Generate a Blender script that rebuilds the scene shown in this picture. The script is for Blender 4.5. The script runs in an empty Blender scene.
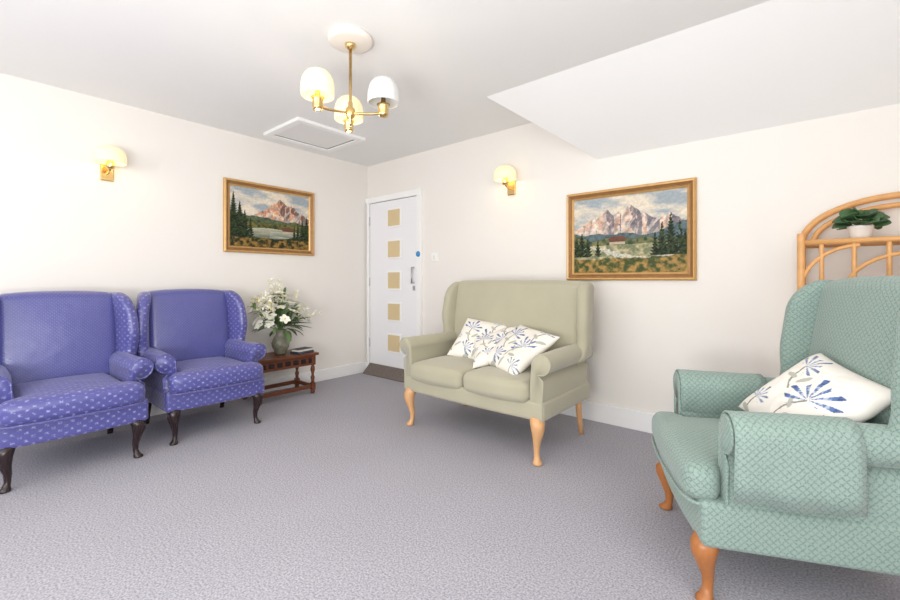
import bpy, bmesh, math, random
import numpy as np
from mathutils import Vector, Matrix
random.seed(4)
S = bpy.context.scene
S.view_settings.view_transform = 'Standard'
S.view_settings.look = 'None'
PI = math.pi

# ------------------------------------------------------------ helpers
def lin(c):
    out = []
    for v in c:
        v = v/255.0
        out.append(v/12.92 if v <= .04045 else ((v+.055)/1.055)**2.4)
    return tuple(out)+(1.0,)

def nd(nt, t, **kw):
    n = nt.nodes.new(t)
    for k, v in kw.items():
        setattr(n, k, v)
    return n

def base_mat(name):
    m = bpy.data.materials.new(name)
    m.use_nodes = True
    nt = m.node_tree
    b = nt.nodes['Principled BSDF']
    return m, nt, b

def mat(name, col, rough=.6, metal=0, var=0, vscale=8, bump=0, bscale=60, emit=0, ecol=None, spec=.5, sheen=0, stretch=None):
    m, nt, b = base_mat(name)
    c = lin(col)
    b.inputs['Base Color'].default_value = c
    b.inputs['Roughness'].default_value = rough
    b.inputs['Metallic'].default_value = metal
    b.inputs['Specular IOR Level'].default_value = spec
    if sheen:
        b.inputs['Sheen Weight'].default_value = sheen
    if emit:
        b.inputs['Emission Color'].default_value = lin(ecol or col)
        b.inputs['Emission Strength'].default_value = emit
    tc = nd(nt, 'ShaderNodeTexCoord')
    mp = nd(nt, 'ShaderNodeMapping')
    nt.links.new(tc.outputs['Object'], mp.inputs[0])
    if stretch:
        mp.inputs['Scale'].default_value = stretch
    n = nd(nt, 'ShaderNodeTexNoise')
    n.inputs['Scale'].default_value = vscale
    n.inputs['Detail'].default_value = 4
    nt.links.new(mp.outputs[0], n.inputs['Vector'])
    mx = nd(nt, 'ShaderNodeMix', data_type='RGBA')
    mx.inputs[6].default_value = tuple(max(0, x*(1-var)) for x in c[:3])+(1,)
    mx.inputs[7].default_value = tuple(min(1, x*(1+var)) for x in c[:3])+(1,)
    nt.links.new(n.outputs['Fac'], mx.inputs[0])
    nt.links.new(mx.outputs[2], b.inputs['Base Color'])
    if bump:
        n2 = nd(nt, 'ShaderNodeTexNoise')
        n2.inputs['Scale'].default_value = bscale
        n2.inputs['Detail'].default_value = 3
        nt.links.new(mp.outputs[0], n2.inputs['Vector'])
        bp = nd(nt, 'ShaderNodeBump')
        bp.inputs['Strength'].default_value = bump
        bp.inputs['Distance'].default_value = .004
        nt.links.new(n2.outputs['Fac'], bp.inputs['Height'])
        nt.links.new(bp.outputs[0], b.inputs['Normal'])
    return m

def pattern_mat(name, col, col2, cell, lo, hi, metric, rough=.55, sheen=.2, spec=.4, brk=.45, rot=PI/4, sy=1.0):
    m, nt, b = base_mat(name)
    uv = nd(nt, 'ShaderNodeUVMap')
    mp = nd(nt, 'ShaderNodeMapping')
    mp.inputs['Scale'].default_value = (1, sy, 1)
    mp2 = nd(nt, 'ShaderNodeMapping')
    mp2.inputs['Rotation'].default_value = (0, 0, rot)
    nt.links.new(uv.outputs[0], mp.inputs[0]); nt.links.new(mp.outputs[0], mp2.inputs[0])
    v = nd(nt, 'ShaderNodeTexVoronoi', voronoi_dimensions='2D', distance=metric)
    v.inputs['Scale'].default_value = 1/cell
    v.inputs['Randomness'].default_value = 0
    nt.links.new(mp2.outputs[0], v.inputs['Vector'])
    r = nd(nt, 'ShaderNodeMapRange')
    r.inputs['From Min'].default_value = lo
    r.inputs['From Max'].default_value = hi
    nt.links.new(v.outputs['Distance'], r.inputs['Value'])
    n = nd(nt, 'ShaderNodeTexNoise')
    n.inputs['Scale'].default_value = 3.2/cell
    nt.links.new(uv.outputs[0], n.inputs['Vector'])
    mu = nd(nt, 'ShaderNodeMath', operation='MULTIPLY')
    mr = nd(nt, 'ShaderNodeMapRange')
    mr.inputs['From Min'].default_value = .38
    mr.inputs['From Max'].default_value = .58
    mr.inputs['To Min'].default_value = brk
    nt.links.new(n.outputs['Fac'], mr.inputs['Value'])
    nt.links.new(r.outputs[0], mu.inputs[0])
    nt.links.new(mr.outputs[0], mu.inputs[1])
    n3 = nd(nt, 'ShaderNodeTexNoise'); n3.inputs['Scale'].default_value = 6
    nt.links.new(uv.outputs[0], n3.inputs['Vector'])
    mx = nd(nt, 'ShaderNodeMix', data_type='RGBA')
    mx.inputs[6].default_value = lin(col)
    mx.inputs[7].default_value = lin(col2)
    nt.links.new(mu.outputs[0], mx.inputs[0])
    nt.links.new(mx.outputs[2], b.inputs['Base Color'])
    b.inputs['Roughness'].default_value = rough
    b.inputs['Specular IOR Level'].default_value = spec
    b.inputs['Sheen Weight'].default_value = sheen
    bp = nd(nt, 'ShaderNodeBump')
    bp.inputs['Strength'].default_value = .35
    bp.inputs['Distance'].default_value = .003
    nt.links.new(mu.outputs[0], bp.inputs['Height'])
    bp2 = nd(nt, 'ShaderNodeBump')
    bp2.inputs['Strength'].default_value = .35
    bp2.inputs['Distance'].default_value = .02
    nt.links.new(n3.outputs['Fac'], bp2.inputs['Height'])
    nt.links.new(bp.outputs[0], bp2.inputs['Normal'])
    nt.links.new(bp2.outputs[0], b.inputs['Normal'])
    return m

def vcol_mat(name, rough=.8):
    m, nt, b = base_mat(name)
    a = nd(nt, 'ShaderNodeVertexColor', layer_name='Col')
    nt.links.new(a.outputs[0], b.inputs['Base Color'])
    b.inputs['Roughness'].default_value = rough
    b.inputs['Specular IOR Level'].default_value = .2
    return m

def empty(name, loc=(0, 0, 0), rz=0):
    o = bpy.data.objects.new(name, None)
    o.empty_display_size = .1
    S.collection.objects.link(o)
    o.location = loc
    o.rotation_euler = (0, 0, rz)
    return o

def boxuv(me):
    if not me.uv_layers:
        me.uv_layers.new(name='UVMap')
    uv = me.uv_layers[0].data
    for p in me.polygons:
        n = p.normal
        ax = max(range(3), key=lambda i: abs(n[i])*(1.15 if i == 2 else 1))
        for li in p.loop_indices:
            co = me.vertices[me.loops[li].vertex_index].co
            if ax == 0: uv[li].uv = (co.y, co.z)
            elif ax == 1: uv[li].uv = (co.x, co.z)
            else: uv[li].uv = (co.x, co.y)

def mk(name, parent, bm, m, smooth=True, mods=()):
    bmesh.ops.recalc_face_normals(bm, faces=bm.faces[:])
    me = bpy.data.meshes.new(name)
    bm.to_mesh(me); bm.free()
    o = bpy.data.objects.new(name, me)
    S.collection.objects.link(o)
    for mm in (m if isinstance(m, (list, tuple)) else [m]):
        me.materials.append(mm)
    for t, kw in mods:
        md = o.modifiers.new(t, t)
        for k, v in kw.items(): setattr(md, k, v)
    if mods:
        bpy.context.view_layer.update()
        dg = bpy.context.evaluated_depsgraph_get()
        me2 = bpy.data.meshes.new_from_object(o.evaluated_get(dg))
        o.modifiers.clear(); o.data = me2; me = me2
    for p in me.polygons: p.use_smooth = smooth
    boxuv(me)
    if parent: o.parent = parent
    return o

def box(name, parent, m, lo, hi, bev=0):
    bm = bmesh.new()
    bmesh.ops.create_cube(bm, size=1)
    for v in bm.verts:
        v.co = Vector([lo[i]+(v.co[i]+.5)*(hi[i]-lo[i]) for i in range(3)])
    mods = [('BEVEL', dict(width=bev, segments=2))] if bev else []
    return mk(name, parent, bm, m, False, mods)

def loft(name, parent, m, rings, cap=True, smooth=True, closed=True, mods=()):
    bm = bmesh.new()
    vr = [[bm.verts.new(p) for p in r] for r in rings]
    n = len(rings[0])
    for a, b in zip(vr, vr[1:]):
        for i in range(n if closed else n-1):
            j = (i+1) % n
            bm.faces.new((a[i], a[j], b[j], b[i]))
    if cap and closed:
        bm.faces.new(vr[0][::-1]); bm.faces.new(vr[-1])
    return mk(name, parent, bm, m, smooth, mods)

def circ(c, r, n=24, ry=None):
    ry = r if ry is None else ry
    return [Vector((c[0]+r*math.cos(2*PI*i/n), c[1]+ry*math.sin(2*PI*i/n), c[2])) for i in range(n)]

def lathe(name, parent, m, prof, c=(0, 0, 0), n=28, cap=True, mods=()):
    return loft(name, parent, m, [circ((c[0], c[1], c[2]+z), max(r, .0005), n) for r, z in prof], cap, mods=mods)

def zleg(name, parent, m, pts, n=14):
    return loft(name, parent, m, [circ((x, y, z), r, n) for x, y, z, r in pts])

def tube(name, parent, m, pts, r, res=6, smooth_path=False, cyclic=False):
    cu = bpy.data.curves.new(name, 'CURVE'); cu.dimensions = '3D'
    sp = cu.splines.new('NURBS' if smooth_path else 'POLY')
    sp.points.add(len(pts)-1)
    for p, q in zip(sp.points, pts): p.co = (q[0], q[1], q[2], 1)
    if smooth_path:
        sp.order_u = 3; sp.use_endpoint_u = True
    sp.use_cyclic_u = cyclic
    cu.bevel_depth = r; cu.bevel_resolution = res//2; cu.use_fill_caps = True
    cu.resolution_u = 6
    o = bpy.data.objects.new(name+'_c', cu)
    S.collection.objects.link(o)
    bpy.context.view_layer.update()
    dg = bpy.context.evaluated_depsgraph_get()
    me = bpy.data.meshes.new_from_object(o.evaluated_get(dg))
    bpy.data.objects.remove(o)
    me.name = name
    me.materials.clear(); me.materials.append(m)
    for p in me.polygons: p.use_smooth = True
    boxuv(me)
    ob = bpy.data.objects.new(name, me)
    S.collection.objects.link(ob)
    if parent: ob.parent = parent
    return ob

def pad(name, parent, m, c, s, r=.03, puff=(0, 0, 0), n=(12, 12, 5), deform=None):
    h = [x/2 for x in s]
    def axis(hh, k):
        rr = min(r, hh*.98)
        e = [hh-rr+rr*math.tan(PI/4*i/4) for i in range(5)]
        mid = [-(hh-rr)+2*(hh-rr)*i/k for i in range(1, k)]
        return [-x for x in reversed(e)]+mid+e
    A = [axis(h[i], n[i]) for i in range(3)]
    bm = bmesh.new(); cache = {}
    def vert(i, j, k):
        key = (i, j, k)
        if key in cache: return cache[key]
        q = Vector((A[0][i], A[1][j], A[2][k]))
        inn = Vector([max(-(h[a]-min(r, h[a]*.98)), min(h[a]-min(r, h[a]*.98), q[a])) for a in range(3)])
        d = q-inn
        if d.length > 1e-7: q = inn+d.normalized()*min(r, max(d.length, min([min(r, hh*.98) for hh in h])))
        u = [q[a]/h[a] for a in range(3)]
        f = [max(0, 1-x*x) for x in u]
        q = Vector((q.x+u[0]*puff[0]*f[1]*f[2], q.y+u[1]*puff[1]*f[0]*f[2], q.z+u[2]*puff[2]*f[0]*f[1]))
        if deform: q = deform(q, u)
        v = bm.verts.new(q+Vector(c)); cache[key] = v
        return v
    N = [len(a) for a in A]
    for k in (0, N[2]-1):
        for i in range(N[0]-1):
            for j in range(N[1]-1):
                bm.faces.new((vert(i, j, k), vert(i+1, j, k), vert(i+1, j+1, k), vert(i, j+1, k)))
    for j in (0, N[1]-1):
        for i in range(N[0]-1):
            for k in range(N[2]-1):
                bm.faces.new((vert(i, j, k), vert(i+1, j, k), vert(i+1, j, k+1), vert(i, j, k+1)))
    for i in (0, N[0]-1):
        for j in range(N[1]-1):
            for k in range(N[2]-1):
                bm.faces.new((vert(i, j, k), vert(i, j+1, k), vert(i, j+1, k+1), vert(i, j, k+1)))
    return mk(name, parent, bm, m, True)

def sstep(a, b, x):
    t = max(0, min(1, (x-a)/(b-a))); return t*t*(3-2*t)

# ------------------------------------------------------------ materials
M_wall = mat('wall_paint', (240, 236, 230), .9, var=.015, vscale=2, bump=.05, bscale=150, spec=.2)
M_ceil = mat('ceiling_paint', (242, 241, 240), .95, var=.01, vscale=2, spec=.1)
M_white = mat('white_gloss', (248, 248, 247), .35)
M_door = mat('door_white', (243, 243, 246), .45)
M_brass = mat('brass', (222, 190, 130), .25, metal=1, var=.05)
M_darkwood = mat('dark_oak', (108, 60, 36), .35, var=.35, vscale=14, stretch=(8, 1, 8))
M_black = mat('ebonised_wood', (44, 30, 32), .25, var=.2)
M_honey = mat('honey_wood', (220, 170, 120), .35, var=.15, vscale=20, stretch=(4, 4, 1))
M_orange = mat('stained_beech', (176, 112, 62), .3, var=.2, vscale=20, stretch=(4, 4, 1))
M_rattan = mat('rattan', (222, 166, 104), .4, var=.2, vscale=30)
M_sage = mat('sage_velour', (178, 173, 150), .85, var=.08, vscale=5, bump=.3, bscale=220, sheen=.35, spec=.2)
M_blue = pattern_mat('blue_damask', (78, 78, 150), (160, 162, 210), .036, .40, .12, 'MANHATTAN', .33, .2, spec=.8, brk=-.15, sy=1.25)
M_blueplain = pattern_mat('blue_damask_back', (76, 78, 146), (102, 106, 172), .014, .40, .15, 'MANHATTAN', .30, .2, spec=.85)
M_teal = pattern_mat('teal_lattice', (148, 167, 158), (100, 130, 123), .0155, .28, .50, 'CHEBYCHEV', .8, .25, brk=.0, spec=.25)
M_glass = mat('bronze_glass', (218, 196, 152), .2)
M_steel = mat('steel', (190, 190, 192), .3, metal=1)
M_sign = mat('blue_sign', (60, 150, 215), .4)
M_mat = mat('coir_mat', (118, 108, 102), .9, var=.4, vscale=60, bump=.5)
M_vcol = vcol_mat('oil_paint', .55)
M_pillow = vcol_mat('printed_cotton', .9)
M_goldframe = mat('gilt_frame', (208, 166, 106), .35, metal=.35, var=.2, vscale=30)
M_brownframe = mat('brown_frame', (156, 112, 66), .4, metal=.2, var=.3, vscale=30)
M_shade = mat('lit_glass_shade', (250, 236, 196), .4, emit=.40, ecol=(255, 230, 170))
M_shade_off = mat('glass_shade', (222, 222, 220), .35, emit=.05, ecol=(240, 235, 225))
M_bulb = mat('bulb', (255, 240, 200), .4, emit=5, ecol=(255, 222, 150))
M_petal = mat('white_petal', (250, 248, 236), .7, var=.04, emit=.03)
M_petal2 = mat('cream_petal', (240, 230, 178), .7, var=.05)
M_leaf = mat('leaf_green', (98, 128, 74), .55, var=.3, vscale=20)
M_leafd = mat('leaf_dark', (70, 104, 64), .5, var=.3, vscale=30)
M_cream = mat('cream_plastic', (240, 232, 222), .5)

# carpet
m, nt, b = base_mat('carpet')
tc = nd(nt, 'ShaderNodeTexCoord')
n1 = nd(nt, 'ShaderNodeTexNoise'); n1.inputs['Scale'].default_value = 135; n1.inputs['Detail'].default_value = 4
n2 = nd(nt, 'ShaderNodeTexNoise'); n2.inputs['Scale'].default_value = 2.5
nt.links.new(tc.outputs['Object'], n1.inputs['Vector']); nt.links.new(tc.outputs['Object'], n2.inputs['Vector'])
rp = nd(nt, 'ShaderNodeValToRGB')
rp.color_ramp.elements[0].position = .34; rp.color_ramp.elements[0].color = lin((150, 148, 157))
rp.color_ramp.elements[1].position = .66; rp.color_ramp.elements[1].color = lin((198, 196, 204))
nt.links.new(n1.outputs['Fac'], rp.inputs[0])
mx = nd(nt, 'ShaderNodeMix', data_type='RGBA', blend_type='MULTIPLY'); mx.inputs[0].default_value = .08
nt.links.new(rp.outputs[0], mx.inputs[6]); nt.links.new(n2.outputs['Fac'], mx.inputs[7])
nt.links.new(mx.outputs[2], b.inputs['Base Color'])
b.inputs['Roughness'].default_value = 1; b.inputs['Specular IOR Level'].default_value = .05
bp = nd(nt, 'ShaderNodeBump'); bp.inputs['Strength'].default_value = .35; bp.inputs['Distance'].default_value = .004
nt.links.new(n1.outputs['Fac'], bp.inputs['Height']); nt.links.new(bp.outputs[0], b.inputs['Normal'])
M_carpet = m

# ------------------------------------------------------------ room shell
RX, RY, H = 5.2, -5.2, 2.4
box('floor', None, M_carpet, (-.1, RY-.1, -.1), (RX+.1, .1, 0))
box('ceiling', None, M_ceil, (-.1, RY-.1, H), (RX+.1, .1, H+.1))
box('wall_left', None, M_wall, (-.1, RY, 0), (0, 0, H))
box('wall_back', None, M_wall, (-.1, 0, 0), (RX+.1, .1, H))
def wall_with_window(name, axis, pos, a0, a1, w0, w1, z0, z1, sgn):
    e = bmesh.new()
    def add(lo, hi):
        r = bmesh.ops.create_cube(e, size=1)
        for v in r['verts']:
            v.co = Vector([lo[i]+(v.co[i]+.5)*(hi[i]-lo[i]) for i in range(3)])
    for (p, q, zl, zh) in ((a0, w0, 0, H), (w1, a1, 0, H), (w0, w1, 0, z0), (w0, w1, z1, H)):
        if axis == 'y': add((p, pos-.1, zl), (q, pos, zh))
        else: add((pos, p, zl), (pos+.1, q, zh))
    mk(name, None, e, M_wall, False)
wall_with_window('wall_front', 'y', RY, 0, RX, 1.0, 4.2, .8, 2.15, 1)
wall_with_window('wall_right', 'x', RX, RY, 0, -4.4, -2.2, .8, 2.15, 1)
w = empty('window_1', (0, 0, 0))
for i, x in enumerate((1.0, 2.07, 3.13, 4.16)):
    box('mullion_%d' % i, w, M_white, (x, RY-.08, .8), (x+.04, RY-.03, 2.15))
for i, z in enumerate((.8, 2.11)):
    box('rail_%d' % i, w, M_white, (1.0, RY-.08, z), (4.2, RY-.03, z+.04))
w = empty('window_2', (0, 0, 0))
for i, y in enumerate((-4.4, -3.32, -2.24)):
    box('mullion_%d' % i, w, M_white, (RX+.03, y, .8), (RX+.08, y+.04, 2.15))
for i, z in enumerate((.8, 2.11)):
    box('rail_%d' % i, w, M_white, (RX+.03, -4.4, z), (RX+.08, -2.2, z+.04))
# sloped eaves part of ceiling
bm = bmesh.new()
P = [bm.verts.new(p) for p in ((2.736, 0, 1.985), (RX, 0, 1.985), (RX, -.66, 2.4), (2.17, -.66, 2.4), (2.20, 0, 2.4), (RX, 0, 2.4))]
bm.faces.new((P[0], P[1], P[2], P[3])); bm.faces.new((P[0], P[3], P[4])); bm.faces.new((P[0], P[4], P[5], P[1]))
bm.faces.new((P[1], P[5], P[2])); bm.faces.new((P[3], P[2], P[5], P[4]))
mk('ceiling_slope', None, bm, M_ceil, False)
# skirting
box('baseboard_left', None, M_white, (0, RY, 0), (.018, 0, .12), .004)
box('baseboard_back', None, M_white, (.90, -.02, 0), (RX, 0, .14), .004)

# ------------------------------------------------------------ attic hatch
h = empty('attic_hatch', (0, 0, 0))
x0, x1, y0, y1 = .20, .79, -1.35, -.66
box('panel', h, M_ceil, (x0+.06, y0+.06, 2.385), (x1-.06, y1-.06, 2.40))
for i, (a, b_) in enumerate((((x0, y0), (x1, y0+.06)), ((x0, y1-.06), (x1, y1)), ((x0, y0+.06), (x0+.06, y1-.06)), ((x1-.06, y0+.06), (x1, y1-.06)))):
    box('trim_%d' % i, h, M_white, (a[0], a[1], 2.372), (b_[0], b_[1], 2.40), .004)
M_line = mat('shadow_gap', (120, 118, 116), .9)
for i, (a, b_) in enumerate((((x0+.06, y0+.06), (x1-.06, y0+.072)), ((x0+.06, y1-.072), (x1-.06, y1-.06)), ((x0+.06, y0+.06), (x0+.072, y1-.06)), ((x1-.072, y0+.06), (x1-.06, y1-.06)))):
    box('gap_%d' % i, h, M_line, (a[0], a[1], 2.384), (b_[0], b_[1], 2.3995))

# ------------------------------------------------------------ door
d = empty('door_1', (0, 0, 0))
box('leaf', d, M_door, (.06, -.016, .11), (.83, -.001, 1.95), .003)
for i, (lo, hi) in enumerate((((.018, -.035, 0), (.055, 0, 1.955)), ((.835, -.035, 0), (.895, 0, 1.955)), ((.0, -.035, 1.955), (.895, 0, 2.02)))):
    box('architrave_%d' % i, d, M_white, lo, hi, .004)
box('leaf_gap_hinge', d, M_line, (.055, -.012, .11), (.062, -.001, 1.955))
box('leaf_gap_lock', d, M_line, (.828, -.012, .11), (.835, -.001, 1.955))
box('leaf_gap_top', d, M_line, (.055, -.012, 1.948), (.835, -.001, 1.955))
for i, z in enumerate((1.755, 1.41, 1.065, .72, .375)):
    box('bead_%d' % i, d, M_white, (.365, -.026, z-.107), (.592, -.016, z+.107), .004)
    box('pane_%d' % i, d, M_glass, (.384, -.028, z-.088), (.573, -.020, z+.088))
tube('pull_handle', d, M_steel, [(.785, -.02, 1.04), (.785, -.055, 1.04), (.785, -.055, 1.2), (.785, -.02, 1.2)], .009)
box('lock_plate', d, M_steel, (.765, -.02, .96), (.80, -.015, 1.01))
for i, z in enumerate((.35, 1.05, 1.75)):
    box('hinge_%d' % i, d, M_steel, (.052, -.022, z-.05), (.064, -.014, z+.05))
o = lathe('fire_door_sign', d, M_sign, [(.001, 0), (.03, 0), (.03, .003), (.001, .003)])
o.rotation_euler = (PI/2, 0, 0); o.location = (.862, -.036, 1.34)
bm = bmesh.new()
V = [bm.verts.new(p) for p in ((.06, 0, 0), (.83, 0, 0), (.83, -.12, 0), (.06, -.12, 0), (.06, 0, .108), (.83, 0, .108), (.83, -.02, .108), (.06, -.02, .108), (.83, -.12, .012), (.06, -.12, .012))]
for f in ((0, 1, 2, 3), (4, 5, 6, 7), (7, 6, 8, 9), (9, 8, 2, 3), (0, 4, 7, 9, 3), (1, 5, 6, 8, 2), (0, 1, 5, 4)):
    bm.faces.new([V[i] for i in f])
mk('threshold_ramp', d, bm, M_mat, False)
ls = empty('light_switch', (1.065, 0, 1.30))
box('plate', ls, M_white, (-.043, -.009, -.043), (.043, 0, .043), .003)
box('rocker', ls, M_cream, (-.012, -.014, -.02), (.012, -.008, .02), .002)

# ------------------------------------------------------------ paintings
def vnoise(x, y, seed):
    rs = np.random.RandomState(seed); G = rs.rand(64, 64)
    xi = np.floor(x).astype(int); yi = np.floor(y).astype(int)
    fx = x-xi; fy = y-yi; fx = fx*fx*(3-2*fx); fy = fy*fy*(3-2*fy)
    g = lambda a, c: G[a % 64, c % 64]
    return (g(xi, yi)*(1-fx)+g(xi+1, yi)*fx)*(1-fy)+(g(xi, yi+1)*(1-fx)+g(xi+1, yi+1)*fx)*fy
def fbm(x, y, seed, o=4):
    s = 0; a = .5
    for i in range(o):
        s = s+a*vnoise(x*2**i, y*2**i, seed+i); a *= .5
    return s/.94
def L(c): return np.array(lin(c)[:3])
def paint(U, V_, kind):
    C = np.zeros(U.shape+(3,))
    def put(mask, col):
        mk_ = np.clip(mask*1.0, 0, 1)[..., None]
        C[:] = C*(1-mk_)+col*mk_
    def mixc(a, b_, t):
        t = np.clip(t, 0, 1)[..., None]; return L(a)*(1-t)+L(b_)*t
    n = fbm(U*9, V_*7, 3); n2 = fbm(U*30, V_*24, 9); n3 = fbm(U*70, V_*60, 15, 2)
    cl = fbm(U*5, V_*10, 51)
    put(np.ones(U.shape), mixc((166, 176, 182), (232, 220, 200), (cl-.36)*4))
    W = (fbm(U*12, V_*10, 61)-.5)
    if kind == 1:
        pk = [(.60, .88, 1.15, .9), (.49, .76, 1.3, 1.0), (.76, .80, 1.0, 1.3), (.38, .64, .8, 1.0), (.90, .66, 1.0, .8), (.67, .80, 1.6, 1.6)]
    else:
        pk = [(.33, .84, 1.0, 1.6), (.53, .88, 1.5, 1.1), (.43, .80, 1.8, 1.5), (.21, .74, .7, 1.1), (.65, .76, 1.2, .7), (.86, .72, .7, .7), (.10, .64, .6, .6), (.59, .82, 2, 2)]
    rid = np.zeros(U.shape); near = np.zeros(U.shape); top = np.zeros(U.shape)
    for (cx, cz, sl, sr) in pk:
        dx = U-cx
        hgt = cz-np.where(dx < 0, -dx*sl, dx*sr)-.10*np.abs(fbm(U*22+cx*7, U*0+cx*9, 5)-.5)*np.minimum(1, np.abs(dx)*14)
        up_ = hgt > rid
        near = np.where(up_, dx, near); top = np.where(up_, cz, top); rid = np.maximum(rid, hgt)
    mk_ = V_ < rid+.012*(n3-.5)
    dep = top-V_
    # facets: gullies fan out downwards from each summit
    ph = near/(dep+.10)*7+W*6
    fac = .5+.5*np.sin(ph*1.6+near*20)
    fac2 = fbm(U*24+dep*10, V_*14-near*20, 71)
    lit = np.clip(.55*(near < (.10*dep+W*.12))+.75*fac*fac2*1.3-.12, 0, 1)
    if kind == 1:
        rockL = mixc((222, 150, 108), (246, 218, 190), n2*2.4-.7); rockS = mixc((104, 84, 84), (150, 112, 96), n2*1.6-.3)
    else:
        rockL = mixc((218, 172, 142), (244, 228, 212), n2*2.4-.7); rockS = mixc((104, 104, 114), (156, 140, 140), n2*1.6-.3)
    put(mk_, rockS); put(mk_*np.clip(lit*2.2-.55, 0, 1), rockL)
    put(mk_*np.clip((V_-rid+.03)*0+.35*(fac2 > .62)*(dep > .04), 0, 1), mixc((236, 234, 234), (255, 252, 246), n3))
    haze = np.clip(1-(V_-.45)/.16, 0, 1)*.45
    put(mk_*haze, mixc((150, 160, 156), (176, 178, 168), n))
    if kind == 1:
        h1 = .50+.12*(fbm(U*5, U*0, 21)-.5)-.10*np.abs(U-.4)+.18*np.clip(.34-U, 0, 1)*1.6
        put(V_ < h1+.02*n3, mixc((106, 116, 88), (58, 76, 58), n2*2.4-.7))
        h2 = .40+.5*np.clip(.30-U, 0, 1)+.10*np.clip(U-.65, 0, 1)+.05*n
        put(V_ < h2+.02*n3, mixc((54, 68, 44), (126, 118, 64), n2*2.6-.9))
        lake = (V_ < .34+.02*n-.1*np.abs(U-.45)) & (V_ > .15+.5*(U-.48)**2+.03*n) & (U > .16)
        put(lake, mixc((118, 132, 124), (200, 194, 168), .4+1.8*(fbm(U*5, V_*60, 81)-.5)+(V_-.22)*3))
        put(lake*np.clip(.30-V_, 0, .1)*6*(np.abs(U-.35) < .12), mixc((86, 96, 80), (120, 120, 92), n3))
        put(V_ < .13+.30*np.clip(U-.6, 0, 1)+.16*np.clip(.3-U, 0, 1)+.05*n, mixc((44, 50, 32), (164, 128, 66), n2*2.8-1.0))
        trees = [(.04, .90, .09), (.11, .76, .075), (.17, .62, .06), (.90, .56, .045), (.96, .62, .05), (.84, .48, .035), (.235, .50, .04), (.02, .6, .06), (.79, .42, .025)]
        hut = (.70, .33)
    else:
        h1 = .54+.14*(fbm(U*4, U*0, 31)-.5)-.06*U+.42*np.clip(U-.68, 0, 1)
        put(V_ < h1+.02*n3, mixc((104, 122, 128), (66, 86, 84), n2*2.4-.7))
        h2 = .42+.12*(fbm(U*6, U*0, 41)-.5)+.45*np.clip(.26-U, 0, 1)+.2*np.clip(U-.8, 0, 1)
        put(V_ < h2+.02*n3, mixc((58, 78, 56), (130, 130, 88), n2*2.6-.9))
        put((V_ < .35+.03*n), mixc((122, 130, 98), (206, 192, 152), n2*2.4-.8))
        pathm = np.abs(V_-(.24+.05*np.sin(U*7+.4)-.14*(U-.5))) < .016+.04*n2*(U > .3)
        put(pathm*(.5+.5*n3), mixc((186, 184, 172), (232, 228, 214), n3*1.6))
        put(V_ < .15+.08*n+.12*np.clip(U-.7, 0, 1), mixc((70, 84, 46), (184, 146, 84), n2*2.8-1.0))
        trees = [(.80, .62, .05), (.87, .72, .06), (.94, .62, .055), (.745, .50, .035), (.08, .54, .055), (.14, .46, .045), (.03, .48, .05), (.24, .44, .028), (.98, .5, .05)]
        hut = (.42, .42)
    for (cx, cz, wd) in trees:
        tb = .16 if kind == 1 else .22
        inside = (V_ < cz) & (V_ > tb) & (np.abs(U-cx+.012*(n3-.5)) < wd*(cz-V_)/(cz-tb)*(.45+.9*((V_*26+cx*9) % 1))+.003)
        put(inside*(n2 > .22), mixc((24, 36, 26), (70, 84, 50), n3*2-.5))
    hx, hy = hut
    put((np.abs(U-hx) < .07) & (V_ > hy-.05) & (V_ < hy+.02), mixc((104, 72, 52), (196, 180, 156), (V_ < hy-.015)*1.0))
    put((np.abs(U-hx) < .10-(V_-hy)*.8) & (V_ >= hy+.008) & (V_ < hy+.055), mixc((124, 82, 66), (84, 62, 56), n3*2-.5))
    return np.clip(C*(.78+.38*n3)[..., None], 0, 1)

def colgrid(name, parent, w, h, nx, ny, kind, yoff):
    xs = np.linspace(0, 1, nx); zs = np.linspace(0, 1, ny)
    U, V_ = np.meshgrid(xs, zs)
    C = paint(U, V_, kind)
    co = np.stack([(U-.5)*w, np.full(U.shape, yoff), (V_-.5)*h], -1).reshape(-1, 3)
    idx = np.arange(nx*ny).reshape(ny, nx)
    F = np.stack([idx[:-1, :-1], idx[:-1, 1:], idx[1:, 1:], idx[1:, :-1]], -1).reshape(-1, 4)
    me = bpy.data.meshes.new(name)
    me.from_pydata(co.tolist(), [], F.tolist())
    ca = me.color_attributes.new('Col', 'FLOAT_COLOR', 'POINT')
    ca.data.foreach_set('color', np.concatenate([C.reshape(-1, 3), np.ones((nx*ny, 1))], 1).astype(np.float32).ravel())
    me.materials.append(M_vcol)
    o = bpy.data.objects.new(name, me); S.collection.objects.link(o); o.parent = parent
    return o

def picture(loc, rz, w, h, kind):
    e = empty('framed_landscape_painting', loc, rz)
    prof = [(0, 0, 0), (0, .024, 0), (.010, .034, 0), (.018, .032, 1), (.036, .018, 1), (.044, .020, 0), (.054, .012, 0), (.058, .008, 0)]
    bm = bmesh.new(); rings = []
    for (ins, ht, mi) in prof:
        a, c = w/2-ins, h/2-ins
        rings.append([bm.verts.new((sx*a, -ht, sz*c)) for sx, sz in ((-1, -1), (1, -1), (1, 1), (-1, 1))])
    for k, (a, c) in enumerate(zip(rings, rings[1:])):
        for i in range(4):
            f = bm.faces.new((a[i], a[(i+1) % 4], c[(i+1) % 4], c[i])); f.material_index = prof[k][2]
    mk('frame', e, bm, [M_goldframe, M_brownframe], False)
    colgrid('canvas', e, w-.106, h-.106, 300, 210, kind, -.009)
    return e
picture((.001, -1.168, 1.648), PI/2, .895, .655, 1)
picture((2.946, -.001, 1.405), 0, .902, .675, 2)

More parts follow.
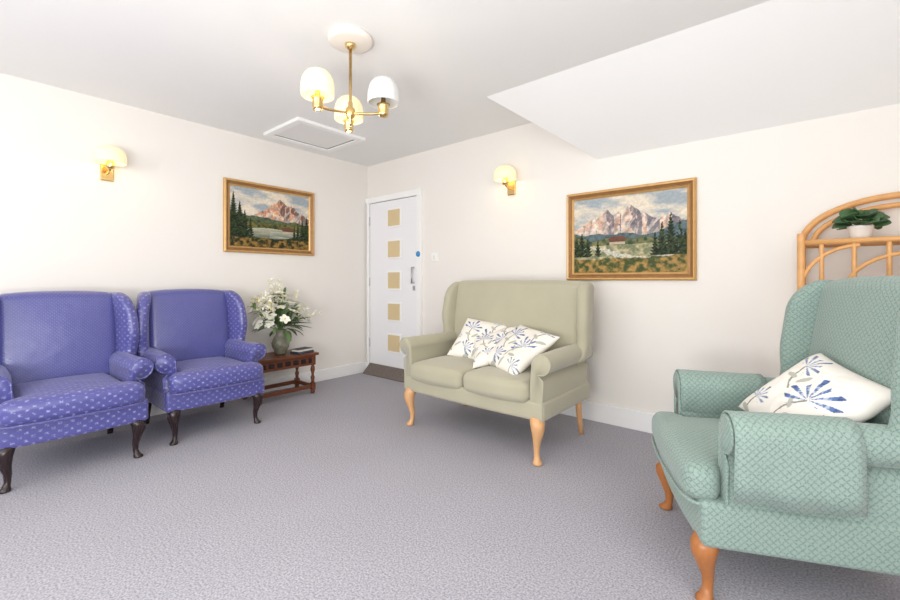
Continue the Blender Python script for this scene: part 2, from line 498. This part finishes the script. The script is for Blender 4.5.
# ------------------------------------------------------------ lamps
def dome(name, parent, m, c, r, h, scallop=0):
    rings = []
    prof = [(.97, 0), (1, .06), (1.0, .2), (.985, .4), (.92, .6), (.78, .78), (.58, .90), (.34, .97), (.12, 1.0)]
    for pr, pz in prof:
        rr = []
        for i in range(48):
            a = 2*PI*i/48; k = 1+scallop*math.cos(a*16)
            rr.append(Vector((c[0]+r*pr*k*math.cos(a), c[1]+r*pr*k*math.sin(a), c[2]+h*pz)))
        rings.append(rr)
    bm = bmesh.new()
    vr = [[bm.verts.new(p) for p in q] for q in rings]
    for a, b_ in zip(vr, vr[1:]):
        for i in range(48):
            j = (i+1) % 48; bm.faces.new((a[i], a[j], b_[j], b_[i]))
    bm.faces.new(vr[-1])
    return mk(name, parent, bm, m, True, [('SOLIDIFY', dict(thickness=.004, offset=-1))])

def plight(name, loc, e, r=.04, col=(1, .80, .52), parent=None):
    l = bpy.data.lights.new(name, 'POINT'); l.energy = e; l.shadow_soft_size = r; l.color = col
    o = bpy.data.objects.new(name, l); S.collection.objects.link(o); o.location = loc
    if parent: o.parent = parent
    return o

def sconce(loc, rz):
    e = empty('wall_sconce', loc, rz)
    box('backplate', e, M_brass, (-.04, -.015, -.115), (.04, 0, .015), .006)
    tube('arm', e, M_brass, [(0, -.01, -.06), (0, -.06, -.06), (0, -.10, -.05), (0, -.105, -.02)], .009, smooth_path=True)
    lathe('lamp_holder', e, M_brass, [(.008, -.045), (.026, -.04), (.028, -.005), (.022, 0), (.016, .03)], (0, -.105, 0))
    dome('shade', e, M_shade, (0, -.11, .0), .096, .122, .02)
    lathe('bulb', e, M_bulb, [(.012, .03), (.02, .05), (.02, .07), (.008, .09)], (0, -.105, 0))
    plight('bulb_light', (0, -.17, .012), .45, .03, parent=e)
    return e
sconce((0, -2.43, 1.915), PI/2)
sconce((1.975, 0, 1.925), 0)

ch = empty('ceiling_chandelier', (2.04, -1.76, 0))
lathe('ceiling_rose', ch, M_cream, [(.118, 2.40), (.122, 2.39), (.115, 2.372), (.10, 2.366), (.035, 2.364), (.01, 2.36)])
lathe('canopy', ch, M_brass, [(.03, 2.367), (.028, 2.35), (.012, 2.335)])
lathe('stem', ch, M_brass, [(.008, 2.36), (.008, 2.05), (.013, 2.045), (.013, 2.02), (.024, 2.01), (.027, 1.99), (.024, 1.965), (.013, 1.955), (.011, 1.93), (.005, 1.915)])
for i, a in enumerate((26, 146, 266)):
    a = math.radians(a); cx, cy = .195*math.cos(a), .195*math.sin(a)
    tube('arm_%d' % i, ch, M_brass, [(0, 0, 1.985), (cx*.4, cy*.4, 1.975), (cx*.8, cy*.8, 1.965), (cx, cy, 1.975)], .007, smooth_path=True)
    lathe('cup_%d' % i, ch, M_brass, [(.008, 1.945), (.024, 1.95), (.027, 1.965), (.027, 2.0), (.036, 2.012), (.015, 2.02), (.012, 2.05)], (cx, cy, 0))
    dome('shade_%d' % i, ch, M_shade_off if i == 0 else M_shade, (cx, cy, 2.018), .084, .142, .012)
    if i:
        lathe('bulb_%d' % i, ch, M_bulb, [(.012, 2.05), (.026, 2.07), (.026, 2.09), (.01, 2.11)], (cx, cy, 0))
        plight('bulb_light_%d' % i, (cx*1.0, cy*1.0, 1.93), 1.8, .03, parent=ch)

# ------------------------------------------------------------ wing chairs
def seg_ring(pb, pf, th, z, n=32, e=2.8):
    pb = Vector(pb); pf = Vector(pf); c = (pb+pf)/2; d = pf-pb; a = max(d.length/2, .001); d.normalize()
    nrm = Vector((-d.y, d.x)); out = []
    for i in range(n):
        t = 2*PI*i/n; cx, sx = math.cos(t), math.sin(t)
        u = math.copysign(abs(cx)**(2/e), cx)*a; v = math.copysign(abs(sx)**(2/e), sx)*th/2
        v *= 1+.18*sstep(.3*a, .9*a, u)
        q = c+d*u+nrm*v; out.append(Vector((q.x, q.y, z)))
    return out

def arm_ring(x0, zb, zt, sgn, y, k=1.0, roll=.062, th=.08):
    pts = [(0, zb), (0, zb+(zt-zb)*.35), (-.003, zt-.12), (-.004, zt-.07)]
    cx, cz = roll-.006, zt-roll
    for i in range(15):
        a = math.radians(185-i*(185+105)/14)
        pts.append((cx+roll*math.cos(a), cz+roll*math.sin(a)))
    pts += [(th, zt-.16), (th, zb+(zt-zb)*.3), (th, zb)]
    mx_, mz = sum(p[0] for p in pts)/len(pts), sum(p[1] for p in pts)/len(pts)
    out = []
    for px, pz in pts:
        px = mx_+(px-mx_)*(1-(1-k)*2.2); pz = mz+(pz-mz)*k
        out.append(Vector((sgn*(x0+px), y, pz)))
    return out

def wing_seat(name, loc, rz, W, D, H_, base, seat, armz, fab, wood, ncush=1, setback=.10, wl=(.2, .25, .25), rake=.15,
              tee=True, legk=1.0, fab2=None, inset=.11, arch=.02, splay=.06, wingdrop=.015, woff=.10):
    e = empty(name, loc, rz)
    fab2 = fab2 or fab
    yf = -D/2; cush = .125
    ybk = lambda z: D/2-.05+rake*(z-seat)
    rh = seat-cush-base+.02
    def bow(q, u):
        if u[1] < 0: q = Vector((q.x, q.y-.018*(1-u[0]**2), q.z))
        return q
    pad('seat_rail', e, fab, (0, 0, base+rh/2), (W-.10, D-.06, rh), .02, (0, 0, 0), (14, 10, 3), bow)
    inx = W/2-.14
    cw = 2*inx/ncush; yc0, yc1 = yf-.01, D/2-.17
    yaf = yf+setback
    for i in range(ncush):
        cx = -inx+cw*(i+.5)
        def tdef(q, u, cx=cx):
            if tee:
                k = 1-sstep(yaf-.015, yaf+.005, q.y+(yc0+yc1)/2)
                q = Vector((q.x*(1+k*.075/(cw/2)), q.y, q.z))
            if u[1] < 0: q = Vector((q.x, q.y-.02*(1-u[0]**2), q.z))
            return q
        pad('seat_cushion_%d' % i, e, fab, (cx, (yc0+yc1)/2, seat-cush/2), (cw-.006, yc1-yc0, cush), .045, (0, .0, .028), (14, 26, 4), tdef)
    if tee:
        zz = seat-cush+.004
        tube('cushion_piping', e, fab, [(-W/2+.065, yaf-.02, zz), (-W/2+.068, yf+.02, zz), (-W/2+.10, yf-.008, zz), (-W/4, yf-.022, zz), (0, yf-.03, zz), (W/4, yf-.022, zz), (W/2-.10, yf-.008, zz), (W/2-.068, yf+.02, zz), (W/2-.065, yaf-.02, zz)], .006, smooth_path=True)
    bw = (W/2-woff)*2+.02; bz0, bz1 = seat-.08, H_
    def bdef(q, u):
        z = q.z+(bz0+bz1)/2
        top = sstep(.2, 1, u[2])
        return Vector((q.x*(1+.02*u[2]), q.y+rake*(z-seat), q.z+arch*(1-abs(u[0])**2.5)*top-arch*top))
    pad('backrest', e, fab2, (0, D/2-.05-.075, (bz0+bz1)/2), (bw, .15, bz1-bz0), .05, (0, .025, 0), (16, 4, 16), bdef)
    for s, sn in ((-1, 'l'), (1, 'r')):
        rings = []; z0, z1 = armz-.10, H_-wingdrop
        N = 30
        for k in range(N+1):
            t = k/N
            t = 1-(1-t)**1.5 if t > .0 else 0
            z = z0+(z1-z0)*t
            if t < .5: ln = wl[0]+(wl[1]-wl[0])*sstep(0, .5, t)
            else: ln = wl[1]+(wl[2]-wl[1])*sstep(.5, 1, t)
            if t < .3: ln += .07*(1-t/.3)**2
            c = 1.0; cf = 1.0
            if t > .90:
                f = (t-.90)/.10; c = math.sqrt(max(0, 1-f*f))
            if t > .74:
                f = (t-.74)/.26; cf = math.sqrt(max(0, 1-f*f*.92))
            th = .080*(.2+.8*c)
            xb = W/2-woff; xf = xb+splay*(.35+.65*math.sin(PI*min(1, .15+t*.8)))
            yb = ybk(z)
            yb2 = yb-.05*(1-c)
            yf2 = yb-ln*(.45+.55*cf)
            rings.append(seg_ring((s*xb, yb2), (s*(xb+(xf-xb)*(.4+.6*cf)), yf2), th, z))
        loft('wing_'+sn, e, fab, rings)
        x0 = W/2-.14; ye = ybk(armz)-.02
        st = []
        for (y, k) in ((yaf, .93), (yaf+.004, .97), (yaf+.014, .995), (yaf+.03, 1), (yaf+.12, 1), (yaf+.25, 1), (ye-.05, 1), (ye, .97)):
            fl = .018*(1-sstep(yaf, yaf+.25, y))
            rr = arm_ring(x0, base+.012, armz, s, y, k)
            st.append([Vector((p.x+s*fl*sstep(seat-.1, armz, p.z), p.y, p.z)) for p in rr])
        loft('arm_'+sn, e, fab, st)
        tube('arm_piping_'+sn, e, fab, [Vector((p.x, p.y-.001, p.z)) for p in st[1]], .005, cyclic=True)
        lx = W/2-inset; ly = yf+.06; q = math.sqrt(.5)
        B = base+.02
        prof = [(.0, 1.0, .034), (.012, .88, .038), (.018, .74, .034), (.010, .55, .024), (-.002, .35, .0165), (-.002, .20, .014), (.006, .10, .017), (.014, .045, .025), (.014, .012, .024), (.012, 0, .018)]
        zleg('front_leg_'+sn, e, wood, [(s*(lx+o*q*legk), ly-o*q*legk-.0, z*B, r*legk) for o, z, r in prof])
        prof = [(0, 1, .024), (.01, .6, .021), (.03, .3, .018), (.05, 0, .017)]
        zleg('back_leg_'+sn, e, wood, [(s*lx, D/2-.10+o, z*B, r) for o, z, r in prof], 8)
    return e

wing_seat('blue_wing_armchair', (.55, -2.725, 0), PI/2, .76, .74, 1.0, .215, .455, .585, M_blue, M_black, fab2=M_blueplain, rake=.13, woff=.10, splay=.085, wl=(.2, .27, .27))
wing_seat('blue_wing_armchair', (.50, -1.965, 0), PI/2, .75, .72, 1.0, .215, .455, .585, M_blue, M_black, fab2=M_blueplain, rake=.13, woff=.10, splay=.085, wl=(.2, .27, .27))
wing_seat('sage_wing_settee', (2.235, -.66, 0), 0, 1.25, .74, 1.07, .255, .475, .645, M_sage, M_honey, ncush=2, setback=.03, tee=False, legk=1.15, inset=.11, wl=(.17, .23, .23), arch=.008, rake=.14, woff=.075, splay=.05)
teal = wing_seat('teal_wing_armchair', (3.875, -1.145, 0), math.radians(-65.5), .80, .76, 1.085, .20, .455, .635, M_teal, M_orange, inset=.11, legk=1.15, wl=(.19, .23, .24), rake=.15)

def arm_cover(parent, s, W, y0, y1, armz):
    x0 = W/2-.14; roll = .062
    pts = [(-.010, armz-.16), (-.010, armz-.07)]
    cx, cz = roll-.006, armz-roll
    for i in range(13):
        a = math.radians(180-i*180/12); pts.append((cx+(roll+.006)*math.cos(a), cz+(roll+.006)*math.sin(a)))
    pts += [(cx+roll+.008, cz-.06), (cx+roll+.010, cz-.13), (cx+roll+.010, cz-.19)]
    rings = []
    for k in range(13):
        y = y0+(y1-y0)*k/12
        fl = .018*(1-sstep(y0, y0+.25, y))
        rings.append([Vector((s*(x0+px+fl*sstep(.35, armz, pz)+.004*math.sin(k*1.3)*(pz < cz-.05)), y, pz+.005*math.sin(k*.7)*(pz < cz-.1))) for px, pz in pts])
    loft('arm_cover_'+('l' if s < 0 else 'r'), parent, M_teal, rings, cap=False, closed=False, mods=[('SOLIDIFY', dict(thickness=.006, offset=1))])
arm_cover(teal, -1, .80, -.275, .06, .635)
arm_cover(teal, 1, .80, -.275, .06, .635)

# ------------------------------------------------------------ pillows
def pillow(loc, rz, tilt, spin, size, T, seed):
    n = 130
    rs = np.random.RandomState(seed)
    a = np.linspace(-1, 1, n); X, Y = np.meshgrid(a, a)
    prof = np.clip((1-X**4)*(1-Y**4), 0, 1)**.55
    wr = (fbm(X*2.2+9, Y*2.2+9, seed)-.5)*.3
    Z = T/2*prof*(1+wr)
    px = X*size/2*(1-.07*(1-Y**2)); py = Y*size/2*(1-.07*(1-X**2))
    C = np.ones(X.shape+(3,))*L((242, 237, 228))
    C *= (.93+.07*fbm(X*6, Y*6, seed+3))[..., None]
    hn = fbm(X*20+40, Y*20+40, seed+8)
    if seed == 44:
        fl = [(.42, -.10, .62, -.35, (90, 116, 164)), (-.48, .52, .42, .5, (120, 138, 172)), (-.62, -.62, .34, .2, (132, 148, 178))]
    else:
        fl = [(-.42, .36, .50, .3, (92, 116, 164)), (.46, -.02, .52, -.5, (104, 124, 168)), (-.30, -.66, .40, .9, (96, 118, 164)), (.66, .84, .34, 0, (128, 142, 172)), (.7, -.8, .34, .4, (138, 146, 160)), (-.96, -.12, .26, .2, (124, 138, 170))]
    for (fx, fy, R, an, col) in fl:
        dx, dy = X-fx, Y-fy; r = np.hypot(dx, dy); th = np.arctan2(dy, dx)-PI/2+an
        th = (th+PI) % (2*PI)-PI
        u = -dx*math.sin(an)+dy*math.cos(an); v = dx*math.cos(an)+dy*math.sin(an)
        st = (np.abs(v-.12*np.sin(u*4)) < .022) & (u < 0) & (u > -.7)
        C[st] = L((140, 140, 126))
        lf = ((v-.17)**2/.02+(u+.44-.5*(v-.16))**2/.004 < 1) | ((v+.15)**2/.016+(u+.3+.5*(v+.14))**2/.004 < 1)
        C[lf] = L((182, 182, 170))
        pet = (np.cos(th*12) > -.05+.5*(r/R)) & (r < R*(.84+.16*np.cos(th*5))) & (np.abs(th) < 2.0) & (r > .05*R)
        C[pet] = L(col)
        C[pet & (r < .62*R) & (hn > .47)] = L((176, 186, 206))
        C[(r > .74*R) & pet & (hn > .50)] = L((72, 90, 136))
    co = np.concatenate([np.stack([px, py, Z], -1).reshape(-1, 3), np.stack([px, py, -Z], -1).reshape(-1, 3)])
    idx = np.arange(n*n).reshape(n, n)
    F1 = np.stack([idx[:-1, :-1], idx[:-1, 1:], idx[1:, 1:], idx[1:, :-1]], -1).reshape(-1, 4)
    F2 = F1[:, ::-1]+n*n
    me = bpy.data.meshes.new('pillow')
    me.from_pydata(co.tolist(), [], F1.tolist()+F2.tolist())
    ca = me.color_attributes.new('Col', 'FLOAT_COLOR', 'POINT')
    Cc = np.concatenate([C.reshape(-1, 3)]*2)
    ca.data.foreach_set('color', np.concatenate([Cc, np.ones((2*n*n, 1))], 1).astype(np.float32).ravel())
    me.materials.append(M_pillow)
    for p in me.polygons: p.use_smooth = True
    bm = bmesh.new(); bm.from_mesh(me); bmesh.ops.remove_doubles(bm, verts=bm.verts[:], dist=1e-5); bm.to_mesh(me); bm.free()
    o = bpy.data.objects.new('floral_throw_pillow', me); S.collection.objects.link(o)
    o.matrix_world = Matrix.Translation(loc) @ Matrix.Rotation(rz, 4, 'Z') @ Matrix.Rotation(tilt, 4, 'X') @ Matrix.Rotation(spin, 4, 'Z')
    return o
pillow((2.06, -.60, .618), math.radians(14), math.radians(44), math.radians(-8), .38, .10, 11)
pillow((2.27, -.69, .600), math.radians(-4), math.radians(34), math.radians(35), .34, .10, 22)
pillow((2.47, -.72, .608), math.radians(-14), math.radians(34), math.radians(-10), .42, .11, 33)
pillow((3.965, -1.215, .640), math.radians(-46), math.radians(42), math.radians(-16), .36, .12, 44)

# ------------------------------------------------------------ side table
t = empty('side_table', (.23, -1.21, 0))
hx, hy = .17, .29
box('top', t, M_darkwood, (-hx-.01, -hy-.01, .36), (hx+.01, hy+.01, .385), .006)
box('frieze', t, M_darkwood, (-hx+.025, -hy+.025, .275), (hx-.02, hy-.025, .36), .004)
for k in range(7):
    yy = -hy+.06+k*(2*hy-.12)/6
    box('carving_%d' % k, t, M_black, (hx-.021, yy-.026, .295), (hx-.014, yy+.026, .335), .003)
box('drawer_edge', t, M_darkwood, (hx-.024, -hy+.02, .272), (hx-.008, hy-.02, .288), .003)
for i, (sx, sy) in enumerate(((-1, -1), (1, -1), (1, 1), (-1, 1))):
    cx, cy = sx*(hx-.03), sy*(hy-.035)
    box('leg_block_%d' % i, t, M_darkwood, (cx-.02, cy-.02, .27), (cx+.02, cy+.02, .36), .002)
    box('foot_block_%d' % i, t, M_darkwood, (cx-.02, cy-.02, .035), (cx+.02, cy+.02, .10), .002)
    lathe('turned_leg_%d' % i, t, M_darkwood, [(.018, .27), (.012, .262), (.019, .25), (.021, .22), (.013, .19), (.011, .175), (.020, .15), (.014, .12), (.018, .10)], (cx, cy, 0), 16)
    lathe('foot_%d' % i, t, M_darkwood, [(.014, .035), (.021, .025), (.021, .01), (.015, 0)], (cx, cy, 0), 16)
for s in (-1, 1):
    box('stretcher_%d' % s, t, M_darkwood, (s*(hx-.03)-.011, -hy+.05, .05), (s*(hx-.03)+.011, hy-.05, .085), .003)
    box('stretcher_end_%d' % s, t, M_darkwood, (-hx+.05, s*(hy-.035)-.011, .05), (hx-.05, s*(hy-.035)+.011, .085), .003)

bk = empty('book_stack', (.31, -1.03, .385), math.radians(12))
M_book = mat('book_cover', (60, 66, 82), .6); M_page = mat('book_pages', (230, 222, 205), .8)
box('book_1', bk, M_book, (-.06, -.09, 0), (.06, .09, .020), .002)
box('book_2', bk, M_page, (-.05, -.08, .020), (.05, .08, .038), .002)
box('book_2_cover', bk, M_book, (-.052, -.082, .038), (.052, .082, .042))

# ------------------------------------------------------------ vase & flowers
M_vase = mat('speckled_vase', (128, 128, 112), .3, var=.65, vscale=30)
v = empty('flower_vase', (.23, -1.20, .385))
lathe('jug', v, M_vase, [(.035, 0), (.045, .006), (.05, .02), (.074, .07), (.080, .105), (.066, .145), (.044, .175), (.040, .195), (.052, .222), (.056, .228), (.050, .226), (.036, .195), (.03, .18)])
tube('jug_handle', v, M_vase, [(.0, .05, .205), (.0, .09, .20), (.0, .105, .16), (.0, .095, .11), (.0, .07, .09)], .008, smooth_path=True)
def strip(bm, p0, d, up, ln, wd, curl, n=6, mi=0, pw=.5):
    d = d.normalized(); side = d.cross(up)
    if side.length < 1e-4: side = d.cross(Vector((1, 0, 0)))
    side.normalize(); nn = side.cross(d).normalized()
    prev = None
    for i in range(n+1):
        t = i/n
        c = p0+d*ln*t+nn*curl*ln*t*t
        w_ = wd*(math.sin(PI*min(1, t*.93+.05))**pw)*.5
        a = bm.verts.new(c+side*w_+nn*w_*.35); m_ = bm.verts.new(c); b_ = bm.verts.new(c-side*w_+nn*w_*.35)
        if prev:
            for q in ((prev[0], prev[1], m_, a), (prev[1], prev[2], b_, m_)):
                f = bm.faces.new(q); f.material_index = mi
        prev = (a, m_, b_)
bf = bmesh.new(); bl = bmesh.new()
up = Vector((0, 0, 1)); stems = []
for k in range(84):
    a = random.uniform(0, 2*PI); el = random.uniform(.0, 1.5)
    if k < 12: el = random.uniform(1.0, 1.5)
    d = Vector((math.cos(a)*math.cos(el)*.5, math.sin(a)*math.cos(el)*1.15, math.sin(el)*1.1))
    rad = random.uniform(.12, .28)
    tip = Vector((0, -.01, .26))+d*rad+Vector((0, 0, .02))
    stems.append(tip)
    ty = random.random()
    dd = (tip-Vector((0, 0, .18))).normalized()
    if ty < .50:
        for j in range(6):
            b2 = 2*PI*j/6+random.random()*.3
            s1 = dd.orthogonal().normalized(); s2 = dd.cross(s1)
            pd = dd*.45+(s1*math.cos(b2)+s2*math.sin(b2))*.9
            strip(bf, tip, pd, dd, random.uniform(.045, .058), .040, -.25, mi=0, pw=.4)
        strip(bf, tip, dd, up, .03, .015, 0, mi=1)
    elif ty < .78:
        for j in range(18):
            p = tip+dd*(j*.007)+Vector([random.uniform(-.02, .02) for _ in range(3)])
            for q in range(3):
                strip(bf, p, Vector([random.uniform(-1, 1) for _ in range(3)])+dd, dd, .022, .018, 0, 3, mi=1 if random.random() < .35 else 0)
    else:
        for j in range(7):
            strip(bl, tip-dd*.03*j*.5, Vector([random.uniform(-1, 1) for _ in range(3)])+dd, up, random.uniform(.05, .09), .026, -.3)
for k in range(60):
    a = random.uniform(0, 2*PI); el = random.uniform(-.3, 1.1)
    d = Vector((math.cos(a)*math.cos(el)*.6, math.sin(a)*math.cos(el), math.sin(el)))
    strip(bl, Vector((0, 0, .25))+d*random.uniform(.04, .16), d, up, random.uniform(.09, .15), .038, -.3)
for (yy, zz) in ((.27, .22), (.24, .28), (.20, .16), (-.18, .26)):
    d = Vector((.12, yy, zz-.12)); strip(bl, Vector((0, 0, .25)), d, up, .27, .05, -.25, 8)
for q in (bf, bl):   # keep the bouquet clear of the wall behind it
    for vv in q.verts:
        if vv.co.x < -.15: vv.co.x = -.15-.055*(1-math.exp((vv.co.x+.15)/.055))
mk('blossoms', v, bf, [M_petal, M_petal2], True)
mk('foliage', v, bl, M_leaf, True)
for i, p in enumerate(stems[:26]):
    tube('stem_%d' % i, v, M_leaf, [(0, 0, .12), (p.x*.25, p.y*.25, .24), tuple(p)], .003, 2)

# ------------------------------------------------------------ rattan shelf
r = empty('rattan_shelf_unit', (0, 0, 0))
xa, xb_, yb_, yf_ = 3.93, 4.75, -.05, -.33
xc = (xa+xb_)/2
for i, (x, y, zt) in enumerate(((xa, yb_, 1.30), (xb_, yb_, 1.30), (xa, yf_, 1.31), (xb_, yf_, 1.31))):
    tube('post_%d' % i, r, M_rattan, [(x, y, 0), (x, y, zt)], .017, 8)
for off, rr in ((0, .017), (.05, .014)):
    A_ = (xb_-xa)/2-off; Bh = .225-off
    tube('arch_%d' % int(off*100), r, M_rattan, [(xc-A_*math.cos(PI*i/24), yb_, 1.28+Bh*math.sin(PI*i/24)) for i in range(25)], rr, 8)
for k, z in enumerate((1.262, .86, .46, .12)):
    tube('shelf_rim_%d' % k, r, M_rattan, [(xa, yf_, z), (xb_, yf_, z), (xb_, yb_, z), (xa, yb_, z)], .014, 8, cyclic=True)
    box('shelf_%d' % k, r, M_rattan, (xa, yf_, z-.004), (xb_, yb_, z+.006))
for s, xx in ((1, xa), (-1, xb_)):
    for yy in (yf_,):
        tube('bracket_%d' % s, r, M_rattan, [(xx+s*.22*(1-math.cos(PI/2*i/8)), yy, 1.02+.22*math.sin(PI/2*i/8)) for i in range(9)], .010, 6)
        for k in (0, 1, 2):
            tube('spindle_%d_%d' % (s, k), r, M_rattan, [(xx+s*(.08+.12*k), yy, .87), (xx+s*(.08+.12*k), yy, 1.25)], .010, 6)
tube('under_arch', r, M_rattan, [(xc-.24*math.cos(PI*i/16), yf_, 1.02+.18*math.sin(PI*i/16)) for i in range(17)], .010, 6)

pp = empty('potted_african_violet', (4.16, -.20, 1.270))
M_pot = mat('white_ceramic', (240, 236, 230), .3)
lathe('pot', pp, M_pot, [(.034, 0), (.040, .01), (.048, .06), (.051, .064), (.051, .074), (.045, .074), (.042, .06)])
M_soil = mat('soil', (60, 44, 34), .95, var=.3)
lathe('soil', pp, M_soil, [(.001, .06), (.043, .061), (.042, .064), (.001, .068)])
bm = bmesh.new()
for k in range(30):
    a = 2*PI*k*.382; el = .05+1.15*(k/30)
    d = Vector((math.cos(a)*math.cos(el), math.sin(a)*math.cos(el), math.sin(el)*.95))
    p0 = Vector((0, 0, .068)); q0 = p0+d*.05
    strip(bm, p0, d, up, .06, .006, 0, 2)
    dl = Vector((d.x, d.y, d.z*.3+random.uniform(-.1, .45)))
    strip(bm, q0, dl, up+Vector((random.uniform(-.6, .6), random.uniform(-1.0, -.1), 0)), random.uniform(.055, .07), .072, -.2, 8, pw=.55)
mk('leaves', pp, bm, M_leafd, True, [('SOLIDIFY', dict(thickness=.0015))])

# ------------------------------------------------------------ lights
def area(name, loc, rot, sx, sy, e, col=(1, 1, 1)):
    l = bpy.data.lights.new(name, 'AREA'); l.shape = 'RECTANGLE'; l.size = sx; l.size_y = sy; l.energy = e; l.color = col
    o = bpy.data.objects.new(name, l); S.collection.objects.link(o); o.location = loc; o.rotation_euler = rot
    return o
area('window_daylight_front', (2.6, RY+.02, 1.48), (math.radians(90), 0, 0), 3.1, 1.3, 46, (1, .99, .98))
area('window_daylight_right', (RX-.02, -3.3, 1.48), (math.radians(90), 0, math.radians(90)), 2.1, 1.3, 22, (1, .99, .98))
# added fill lamp behind the camera, aimed up and forward to brighten the ceiling
fl = area('ceiling_fill', (3.7, -4.1, .75), (0, 0, 0), .9, .9, 66, (1, .995, .985))
dv = Vector((-.65*math.sin(.55), .76*math.sin(.55), math.cos(.55)))
fl.rotation_euler = dv.to_track_quat('-Z', 'Y').to_euler()
wd = bpy.data.worlds.new('World'); S.world = wd; wd.use_nodes = True
bg = wd.node_tree.nodes['Background']; bg.inputs[0].default_value = (.85, .92, 1, 1); bg.inputs[1].default_value = 1.2

# ------------------------------------------------------------ camera
cam = bpy.data.cameras.new('camera'); co_ = bpy.data.objects.new('camera', cam); S.collection.objects.link(co_)
co_.location = (3.97, -3.19, 1.07); co_.rotation_euler = (PI/2, 0, math.radians(40.3))
cam.lens = 17.04; cam.sensor_width = 36; cam.shift_y = -20/900
cam.clip_start = .05
S.camera = co_
